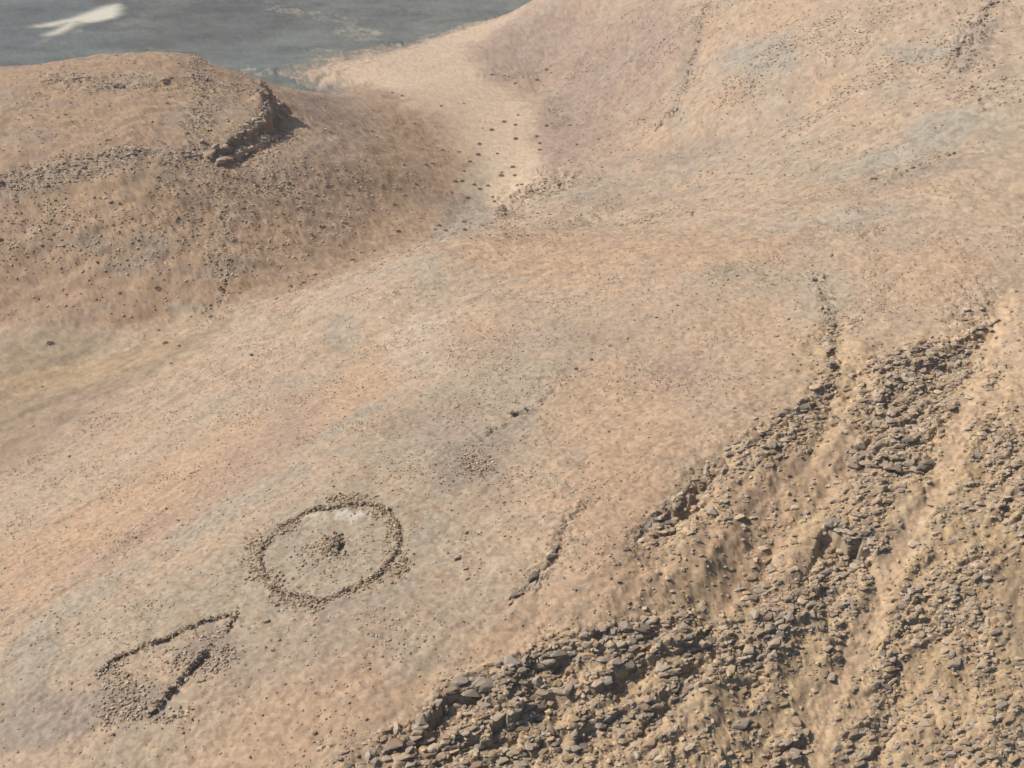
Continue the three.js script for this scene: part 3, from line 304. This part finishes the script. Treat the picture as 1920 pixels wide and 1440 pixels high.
// ---------------------------------------------------------------- stones
const taken = {};
function numbered(n) { const k = taken[n] = (taken[n] ?? -1) + 1; return k ? `${n}_${String(k).padStart(3, '0')}` : n; }
function thing(name, label, category, x, z, group, y) { const g = new THREE.Group(); g.name = numbered(name); g.position.set(x, y ?? groundY(x, z), z); g.userData = { label, category }; if (group) g.userData.group = group; scene.add(g); return g; }
function rockShape(pts, sx, sy, sz, sq) {        // a faceted convex block within the box sx, sy, sz; sq squares its corners
  const p = [];
  for (let i = 0; i < pts; i++) {
    const v = new THREE.Vector3(gauss(), gauss(), gauss()).normalize(), m = Math.max(Math.abs(v.x), Math.abs(v.y), Math.abs(v.z));
    v.multiplyScalar((1 - sq) + sq / m * 0.8).multiplyScalar(rr(0.85, 1.05)); p.push(new THREE.Vector3(v.x * sx / 2, v.y * sy / 2, v.z * sz / 2));
  }
  return new ConvexGeometry(p);
}
const BLOCKS = [], SLABS = [];
for (let i = 0; i < 14; i++) BLOCKS.push(rockShape(16, rr(0.9, 1.25), rr(0.65, 0.95), rr(0.75, 1.05), rr(0.3, 0.8)));
for (let i = 0; i < 10; i++) SLABS.push(rockShape(18, rr(1.5, 2.2), rr(0.42, 0.65), rr(0.8, 1.2), rr(0.6, 1)));
const tone = (r, g, b) => new THREE.MeshStandardMaterial({ color: new THREE.Color().setRGB(...albedo(r, g, b)), roughness: 0.95, metalness: 0 });
const GREYS = [tone(210, 187, 157), tone(197, 176, 150), tone(184, 166, 143), tone(214, 190, 156)];
const BROWNS = [tone(198, 170, 138), tone(180, 150, 120), tone(208, 180, 146), tone(162, 136, 110), tone(190, 166, 138)];
const DARKS = [tone(146, 128, 110), tone(158, 140, 120), tone(134, 120, 106)];
const PALES = [tone(222, 206, 182), tone(212, 186, 152)];
const pick = a => a[Math.floor(rnd() * a.length) % a.length];
function stone(parent, name, geos, mats, x, y, z, s, turn, tilt = 0.25, flat = 1) {
  const m = new THREE.Mesh(pick(geos), pick(mats)); m.name = name; m.castShadow = m.receiveShadow = true;
  m.position.set(x - parent.position.x, y - parent.position.y, z - parent.position.z); m.rotation.set(rr(-tilt, tilt), turn, rr(-tilt, tilt)); m.scale.set(s * rr(0.85, 1.15), s * rr(0.85, 1.1) * flat, s * rr(0.85, 1.15)); parent.add(m); return m;
}
const up = new THREE.Vector3(0, 1, 0);
// many small stones: one instanced mesh; each entry is [x, y, z, size, turn, flat, colour]
function litter(name, label, list, parent, geos = 5, slabs = false) {
  for (let k = 0; k < geos; k++) {
    const set = slabs ? SLABS : BLOCKS, tip = slabs ? 0.12 : 0.4, mine = list.filter((_, i) => i % geos === k); if (!mine.length) continue;
    const im = new THREE.InstancedMesh(set[k], new THREE.MeshStandardMaterial({ color: 0xffffff, roughness: 1 }), mine.length), o = new THREE.Object3D(), c = new THREE.Color();
    mine.forEach(([x, y, z, s, turn, flat, col], i) => { o.position.set(x, y, z); if (parent) o.position.sub(parent.position); o.rotation.set(rr(-tip, tip), turn, rr(-tip, tip)); o.scale.set(s * rr(0.8, 1.2), s * flat, s * rr(0.8, 1.2)); o.updateMatrix(); im.setMatrixAt(i, o.matrix); c.setRGB(...col); im.setColorAt(i, c); });
    im.name = parent ? name : numbered(name); im.castShadow = im.receiveShadow = true; im.userData = { kind: 'stuff', label };
    (parent ?? scene).add(im);
  }
}
const TONES = { grey: [[214, 191, 160], [202, 180, 151], [216, 192, 159], [188, 169, 145]], brown: [[206, 175, 140], [190, 158, 125], [214, 184, 148], [196, 170, 139]], ridge: [[214, 184, 149], [200, 172, 140], [222, 194, 158], [188, 162, 132]], dark: [[146, 126, 106], [158, 138, 116], [166, 144, 120]], ochre: [[214, 182, 134], [202, 170, 124], [222, 192, 146]] };
function toneOf(k) { const t = pick(TONES[k]), f = rr(0.88, 1.12); return albedo(t[0] * f, t[1] * f, t[2] * f); }
function alongLine(pts, step, fn) {
  let left = 0;
  for (let i = 0; i < pts.length - 1; i++) {
    const [ax, az] = pts[i], dx = pts[i + 1][0] - ax, dz = pts[i + 1][1] - az, L = Math.hypot(dx, dz); let t = left;
    for (; t < L; t += step * rr(0.75, 1.25)) fn(ax + dx * t / L, az + dz * t / L, dx / L, dz / L);
    left = t - L;
  }
}
// a drystone wall: two faces of larger stones, a capping course, small packing between
function wall(parent, pts, wid, size, mats, courses, gaps = 1) {
  for (let c = 0; c < courses; c++) for (const side of [-1, 1]) alongLine(pts, size * 1.12, (x, z, dx, dz) => {
    if (gaps && noise(x / 1.4, z / 1.4, 600) < -0.62 || (c && (rnd() < 0.2 || gaps && noise(x / 1.8, z / 1.8, 602) < -0.2))) return;
    const o = side * (wid * 0.5 - size * 0.3) * (1 - 0.35 * c) + rr(-0.06, 0.06), px = x - dz * o, pz = z + dx * o, s = size * (0.6 + 0.9 * rnd() ** 1.5);
    stone(parent, 'stone', BLOCKS, mats, px, groundY(px, pz) + s * (0.14 + 0.52 * c), pz, s, Math.atan2(-dz, dx) + rr(-0.3, 0.3), 0.25, 0.9);
  });
}

// ---------------------------------------------------------------- the ring, its central cairn and the triangle
{
  const c = [0.2, -0.3], ring = thing('stone_ring', 'large circular drystone ring wall with tumbled stones on the pale ridge', 'stone ring', c[0], c[1]);
  const loop = [...RING, RING[0]];
  wall(ring, loop, 0.65, 0.46, [...BROWNS, ...BROWNS, ...GREYS, DARKS[1]], 2);
  const fill = []; alongLine(loop, 0.025, (x, z, dx, dz) => { const o = gauss() * 0.42, px = x - dz * o, pz = z + dx * o, s = 0.12 + 0.4 * rnd() ** 2; fill.push([px, groundY(px, pz) + rr(0.03, 0.5) * clamp(0.75 + 0.6 * noise(px / 1.6, pz / 1.6, 610), 0.15, 1.2) * Math.exp(-o * o * 7), pz, s, rr(0, 6.3), 0.8, toneOf(rnd() < 0.15 ? 'dark' : rnd() < 0.5 ? 'ridge' : 'brown')]); });
  litter('wall_packing', 'small packing stones of the ring wall', fill, ring, 3);
}
{
  const [x0, z0] = CAIRN[0], cairn = thing('stone_cairn', 'low heap of stones in the middle of the circular ring', 'cairn', x0, z0);
  for (let i = 0; i < 90; i++) { const a = rr(0, 6.283), r = Math.abs(gauss()) * 1.5, x = x0 + Math.cos(a) * r * 0.9 + 0.25, z = z0 + Math.sin(a) * r * 1.25, s = rr(0.22, 0.55), top = 0.85 * Math.exp(-r * r * 0.8); stone(cairn, 'stone', BLOCKS, [...BROWNS, ...GREYS, ...DARKS], x, groundY(x, z) + s * 0.2 + top * Math.sqrt(rnd()), z, s, rr(0, 6.3), 0.5, 0.85); }
  const core = []; for (let i = 0; i < 240; i++) { const a = rr(0, 6.283), r = Math.abs(gauss()) * 1.0, x = x0 + Math.cos(a) * r * 0.9 + 0.25, z = z0 + Math.sin(a) * r * 1.2; core.push([x, groundY(x, z) + 0.75 * Math.exp(-r * r) * rnd(), z, rr(0.2, 0.4), rr(0, 6.3), 0.8, toneOf('brown')]); }
  litter('cairn_core', 'small stones filling the cairn', core, cairn, 2);
}
{
  const tri = thing('triangular_enclosure', 'triangular drystone enclosure pointing at the circular ring, its base collapsed to rubble', 'enclosure', -12, 13);
  const mats = [...GREYS, ...BROWNS, DARKS[1]];
  wall(tri, TRI_A, 0.6, 0.48, mats, 2); wall(tri, TRI_B, 0.5, 0.46, mats, 2, 0); wall(tri, TRI_C, 0.6, 0.5, mats, 3, 0);
  alongLine(TRI_D, 0.28, (x, z, dx, dz) => { const o = gauss() * 1.1, px = x - dz * o, pz = z + dx * o, s = rr(0.25, 0.5); stone(tri, 'stone', BLOCKS, [...GREYS, ...BROWNS], px, groundY(px, pz) + s * 0.2, pz, s, rr(0, 6.3), 0.4, 0.8); });
  const fill = []; for (const L of [TRI_A, TRI_B, TRI_C]) alongLine(L, 0.06, (x, z, dx, dz) => { const o = gauss() * 0.36, px = x - dz * o, pz = z + dx * o; fill.push([px, groundY(px, pz) + rr(0.05, 0.5) * Math.exp(-o * o * 7), pz, rr(0.14, 0.32), rr(0, 6.3), 0.8, toneOf(rnd() < 0.2 ? 'dark' : rnd() < 0.5 ? 'grey' : 'brown')]); });
  litter('wall_packing', 'small packing stones of the triangular wall', fill, tri, 3);
}
{ // stones spilled from the walls
  const a = [];
  SPILL.forEach((b, i) => { const M = new THREE.Matrix3().set(b[2], b[3], 0, b[4], b[5], 0, 0, 0, 1).invert().elements; for (let k = 0; k < b[6] * 1.7; k++) { const u = gauss() * 0.85, v = gauss() * 0.85, x = b[0] + M[0] * u + M[3] * v, z = b[1] + M[1] * u + M[4] * v, s = 0.1 + 0.4 * rnd() ** 2; a.push([x, groundY(x, z) + s * 0.2, z, s, rr(0, 6.3), 0.8, toneOf(i > 10 && i < 18 ? (rnd() < 0.55 ? 'grey' : 'ridge') : (rnd() < 0.6 ? 'brown' : 'ridge'))]); } });
  litter('tumbled_rubble', 'rubble tumbled from the old stone walls onto the ridge', a, null, 4);
}

// ---------------------------------------------------------------- ledges of bedrock and the crag
// the roof of the black crack: broad slabs reaching out over the hollow
const LED = {
  A: ['long jagged ledge of dark slabs along the lip of the steep slope', 1.0, 3, 0.75], A2: ['short stepped ledge of slabs just below the long jagged ledge', 1.0, 2, 0.8], A4: ['slanting ledge of slabs in the middle of the stony slope', 0.85, 2, 0.85], A5: ['short slanting ledge of slabs low on the stony slope', 0.8, 2, 0.9], A6: ['bottom ledge of dark slabs under the stepped ledge', 1.0, 2, 0.85],
  A3: ['low broken ledge of slabs down on the stony slope', 0.8, 2, 0.8],
  B: ['thin curving ledge of grey slabs between the ring and the steep slope', 0.6, 2, 0.6], C: ['ledge of blocky grey rock rising beside a pale round boulder', 0.8, 3, 0.7], D: ['long broken band of grey rock curving up the ridge shoulder', 0.75, 3, 0.8],
  E: ['overhanging dark ledge above a black crack in the steep slope', 0.8, 3, 0.7], F: ['dark square rock step standing above the sandy chute', 0.9, 3, 0.7], G: ['mass of dark broken rock at the head of the steep slope', 0.9, 4, 0.7], H: ['tall dark rock rib bordering the sandy chute on its ochre side', 0.8, 3, 0.7], I: ['low rock rib between the sandy chute and the slanting ledges', 0.8, 3, 0.7],
  J: ['dark jagged rock line high on the upper hillside', 1.3, 3, 1.4], K: ['low dotted line of rock across the grey upper hillside', 0.6, 2, 1.5], L: ['small dark rock step alone on the upper hillside', 1.4, 2, 1.2], M: ['blue grey rock spur at the mouth of the sandy wadi', 1.3, 3, 1.2],
  N: ['tall dark crag with a pointed top on the brown hill', 2.2, 9, 1.1], O: ['long grey rocky band across the brow of the brown hill', 1.0, 3, 1.6], Q: ['low ledges ringing the flat summit of the brown hill', 1.2, 3, 1.6], S: ['broken rock rib climbing the purple upper hillside', 1.0, 3, 1.6], T: ['faint line of small slabs across the smooth ridge', 0.3, 1, 1.3],
};
for (const L of LEDGE) {
  const [label, size, deep, step] = LED[L.key], mid = L.pts[Math.floor(L.pts.length / 2)], crag = L.key === 'N';
  const t = thing(crag ? 'rock_crag' : 'rock_ledge', label, crag ? 'crag' : 'rock ledge', mid[0], mid[1]);
  let n = 0;
  for (let row = 0; row < deep; row++) alongLine(L.pts, step * (0.8 + 0.25 * row), (x, z, dx, dz) => {
    if (n > 280 || (!crag && (rnd() < 0.15 + 0.1 * row || noise(x / 2.2 / size, z / 2.2 / size, 900 + row) < -0.15))) return;
    const o = crag ? rr(-1.4, 3.2) : (row - (deep - 1) / 2) * size * 0.7 + gauss() * size * 0.5, px = x - dz * o, pz = z + dx * o, s = size * (0.55 + 0.9 * rnd() ** 1.6);
    const flat_ = rnd() < (crag ? 0.5 : 0.78); stone(t, flat_ ? 'slab' : 'block', flat_ ? SLABS : BLOCKS, crag ? [...DARKS, ...BROWNS.slice(0, 2), ...GREYS.slice(0, 2)] : [...GREYS, ...GREYS, ...DARKS.slice(0, 2), BROWNS[1], BROWNS[4]], px, groundY(px, pz) + s * (crag ? 0.25 : 0.06), pz, s, Math.atan2(-dz, dx) + (flat_ ? rr(-0.22, 0.22) : rr(-0.6, 0.6)), flat_ ? 0.13 : 0.25); n++;
  });
  if (L.key === 'E') alongLine(L.pts.slice(0, 4), 1.0, (x, z, dx, dz) => { const o = rr(0.35, 0.75), px = x - dz * o, pz = z + dx * o, s = rr(0.9, 1.3); stone(t, 'roof_slab', SLABS, BROWNS.slice(0, 3), px, groundY(x + dz * 0.6, z - dx * 0.6) - 0.34, pz, s, Math.atan2(-dz, dx) + rr(-0.15, 0.15), 0.1); });
  if (crag) for (let i = 0; i < 26; i++) { const x = -48.6 + gauss() * 2.2, z = -214 + gauss() * 4, s = rr(1, 2.4); stone(t, 'block', BLOCKS, [...BROWNS, ...GREYS], x, groundY(x, z) + 1.9 * Math.exp(-((x + 48.6) ** 2 + (z + 214) ** 2 / 3) / 8) + 0.2, z, s, rr(0, 6.3), 0.4); }
}

// ---------------------------------------------------------------- boulders one can pick out
const PLACE = { A: 'the long jagged ledge', A2: 'the stepped ledge under the long one', A3: 'the low broken ledge', A4: 'the slanting ledge', A5: 'the short slanting ledge', A6: 'the bottom ledge', B: 'the thin curving ledge', C: 'the blocky ledge', D: 'the long broken rock band', E: 'the overhanging dark ledge', F: 'the dark square rock step', G: 'the dark rock mass', H: 'the tall chute rib', I: 'the low chute rib', N: 'the tall crag', O: 'the rocky band on the brow', Q: 'the summit ledges' };
function nearest(x, z, keys) { let b = 1e9, k = ''; for (const L of LEDGE) if (keys.includes(L.key)) { const p = toLine(L.pts, x, z); if (p.d < b) { b = p.d; k = (p.d < 1.5 ? 'in ' : p.s > 0 ? 'below ' : 'above ') + PLACE[L.key]; } } return [k, b]; }
function scatterBoulders(count, name, colour, where, keys, test, x0, x1, z0, z1, s0, s1, mats, sunk = 0.12) {
  for (let i = 0, tries = 0; i < count && tries < count * 400; tries++) {
    const x = rr(x0, x1), z = rr(z0, z1), s = survey(x, z); if (rnd() > test(s, x, z)) continue;
    const y = s.y, q = rnd() ** 2.2, size = s0 + (s1 - s0) * q, m = new THREE.Mesh(pick(BLOCKS), pick(mats)); m.name = numbered(name);
    m.position.set(x, y + size * sunk, z); m.rotation.set(rr(-0.35, 0.35), rr(0, 6.3), rr(-0.35, 0.35)); m.scale.set(size * rr(0.85, 1.3), size * rr(0.75, 1), size); m.castShadow = m.receiveShadow = true;
    const big = q > 0.55 ? 'large' : q > 0.18 ? 'middling' : 'small', [k, d] = nearest(x, z, keys);
    m.userData = { label: `${big} ${colour} boulder ${d < 9 ? k : 'on open ground'} on the ${where}`, category: 'boulder' }; m.userData.group = `${big} ${colour} boulders ${d < 9 ? k : 'on open ground'} on the ${where}`; scene.add(m); i++;
  }
}
const NEAR = ['A', 'A2', 'A3', 'A4', 'A5', 'A6', 'C', 'D', 'E', 'F', 'G', 'H', 'I'];
scatterBoulders(130, 'slope_boulder', 'grey', 'steep slope', NEAR, s => s.slope * s.rock ** 2, 0, 75, -45, 32, 0.55, 1.4, [...GREYS]);
scatterBoulders(90, 'slope_boulder', 'tan', 'steep slope', NEAR, s => s.slope * s.rock ** 2, 0, 75, -45, 32, 0.55, 1.3, BROWNS.slice(0, 3));
scatterBoulders(45, 'hill_boulder', 'brown', 'brown hill', ['N', 'O', 'Q'], s => s.hill * (0.15 + s.rock), -110, 30, -225, -105, 0.8, 1.9, [GREYS[0], GREYS[1], BROWNS[0], BROWNS[1], BROWNS[4]]);
STONE.forEach(([x, z, px], i) => {
  const d = Math.hypot(96 - z, 75), size = px * d / 2059 * 0.95, flat = i >= 17 && i < 30, pale = i === 19 || i === 32 || i === 35, m = new THREE.Mesh(flat ? SLABS[i % 10] : BLOCKS[i % 14], pale ? PALES[i % 2] : flat ? GREYS[i % 4] : DARKS[i % 3]); m.name = numbered('loose_stone');
  m.position.set(x, groundY(x, z) + size * 0.12, z); m.rotation.set(rr(-0.15, 0.15), rr(0.2, 0.9), rr(-0.15, 0.15)); m.scale.set(size * (flat ? 0.6 : 1), size * 0.75, size * (flat ? 0.6 : 0.9)); m.castShadow = m.receiveShadow = true;
  m.userData = pale ? { label: i === 35 ? 'pale rounded boulder perched at the head of the blocky grey ledge' : i === 19 ? 'pale flat stone between the ring and the tip of the triangle' : 'pale stone sitting in the long side of the triangular wall', category: 'stone' } : i === 0 ? { label: 'largest dark upright stone alone on the smooth ridge top', category: 'stone' } : flat ? { label: 'flat grey slab lying loose on the ridge near the ring', category: 'stone', group: 'loose slabs near the ring' } : { label: 'small dark stone lying alone on the smooth ridge', category: 'stone', group: 'lone dark stones on the ridge' };
  scene.add(m);
});

// ---------------------------------------------------------------- rubble and gravel nobody could count
function gravel(name, label, count, test, x0, x1, z0, z1, s0, s1, pw, tones, geos = 5, sit = 0.04) {
  const a = [];
  for (let i = 0, tries = 0; i < count && tries < count * 60; tries++) { const x = rr(x0, x1), z = rr(z0, z1), s = survey(x, z); if (rnd() > test(s, x, z)) continue; const size = s0 + (s1 - s0) * rnd() ** pw; a.push([x, s.y + size * sit, z, size, rr(0, 6.3), rr(0.6, 0.95), toneOf(pick(tones))]); i++; }
  litter(name, label, a, null, geos);
}
gravel('slope_rubble', 'loose rubble and broken rock covering the steep slope', 24000, s => Math.min(1, s.slope * (0.25 + 0.75 * s.rock ** 1.3) * (1 - 0.6 * s.bare)) * (1 - 0.85 * s.chute), -5, 95, -55, 40, 0.1, 0.75, 3.6, ['grey', 'grey', 'brown', 'ochre', 'ochre', 'ridge', 'ridge', 'ridge']);
{ // bedrock slabs lying along the strata, mostly buried
  const a = [];
  for (let i = 0, t = 0; i < 8000 && t < 400000; t++) { const x = rr(-5, 90), z = rr(-50, 38), s = survey(x, z); if (rnd() > Math.min(1, s.slope * (s.rock - 0.06) * 1.2)) continue; const size = 0.22 + 0.8 * rnd() ** 3; a.push([x, s.y - size * 0.03, z, size, 0.45 + gauss() * 0.25, rr(0.7, 1.1), toneOf(pick(['grey', 'grey', 'brown', 'ridge', 'ridge', 'ochre']))]); i++; }
  litter('bedrock_slabs', 'half buried bedrock slabs lying along the strata of the steep slope', a, null, 6, true);
}
gravel('hill_rubble', 'loose stones strewn over the brown hill', 20000, s => s.hill * (0.05 + s.rock), -130, 40, -260, -95, 0.2, 0.9, 3.2, ['brown', 'brown', 'ochre', 'ridge', 'ridge', 'grey']);
gravel('ridge_gravel', 'fine gravel and chips scattered over the ridge', 52000, (s, x, z) => (s.slope + s.hill + s.wadi + s.valley + s.plain > 0.3 ? 0 : 0.12 + 0.5 * sstep(0.05, 0.4, fbm(x / 7, z / 7, 3, 700)) + s.rock), -75, 95, -120, 40, 0.08, 0.36, 2.8, ['ridge', 'ridge', 'brown', 'grey'], 5, 0.16);
gravel('hillside_gravel', 'stones scattered over the far upper hillside', 24000, (s, x, z) => (s.slope + s.hill + s.wadi + s.plain > 0.3 ? 0 : 0.06 + 0.4 * sstep(0.1, 0.4, fbm(x / 16, z / 16, 3, 710)) + s.rock), -20, 170, -340, -100, 0.15, 0.8, 3, ['ridge', 'brown', 'brown', 'grey'], 5, 0.12);

// ---------------------------------------------------------------- shrubs
const leafMat = [tone(112, 100, 74), tone(98, 84, 64), tone(124, 106, 70)];
function shrubShape() {
  const g = [];
  for (let i = 0; i < 70; i++) { const a = rr(0, 6.283), e = Math.asin(rnd()), r = 0.5 * rr(0.55, 1), t = new THREE.TetrahedronGeometry(rr(0.06, 0.13)); t.scale(1, rr(0.4, 1), 0.6); t.rotateX(rr(0, 3)); t.rotateY(rr(0, 3)); t.translate(Math.cos(a) * Math.cos(e) * r, Math.sin(e) * r * 0.8 + 0.06, Math.sin(a) * Math.cos(e) * r); g.push(t); }
  for (let i = 0; i < 9; i++) { const a = i * 0.7, t = new THREE.CylinderGeometry(0.008, 0.02, 0.5, 4).toNonIndexed(); t.translate(0, 0.22, 0); t.rotateZ(rr(0.3, 1.1)); t.rotateY(a); g.push(t); }
  return mergeGeometries(g);
}
const SHRUBS = [shrubShape(), shrubShape(), shrubShape(), shrubShape()];
for (const list of [SHRUB, VSHRUB])
  list.forEach(([x, z, px], i) => {
    const d = Math.hypot(96 - z, 107), s = px * d / 2059 * 1.15, m = new THREE.Mesh(SHRUBS[i % 4], leafMat[i % 3]); m.name = numbered('desert_shrub'); m.position.set(x, groundY(x, z) - 0.05, z); m.rotation.y = i * 1.3; m.scale.set(s, s * rr(0.7, 0.95), s); m.castShadow = m.receiveShadow = true;
    const q = survey(x, z), big = px > 8 ? 'large' : px > 6 ? 'middling' : 'small';
    const where = list === VSHRUB ? (q.valley > 0.5 ? 'out on the smooth valley floor' : q.hill > 0.5 ? 'on the foot of the brown hill' : 'where the ridge flank meets the valley') : q.wadi > 0.5 ? 'on the pale sand of the wadi' : q.hill > 0.5 ? 'on the brown hill beside the sandy wadi' : 'on the hillside beside the sandy wadi';
    m.userData = { label: `${big} dark shrub ${where}`, category: 'shrub', group: `${big} shrubs ${where}` }; scene.add(m);
  });

renderer.render(scene, camera);
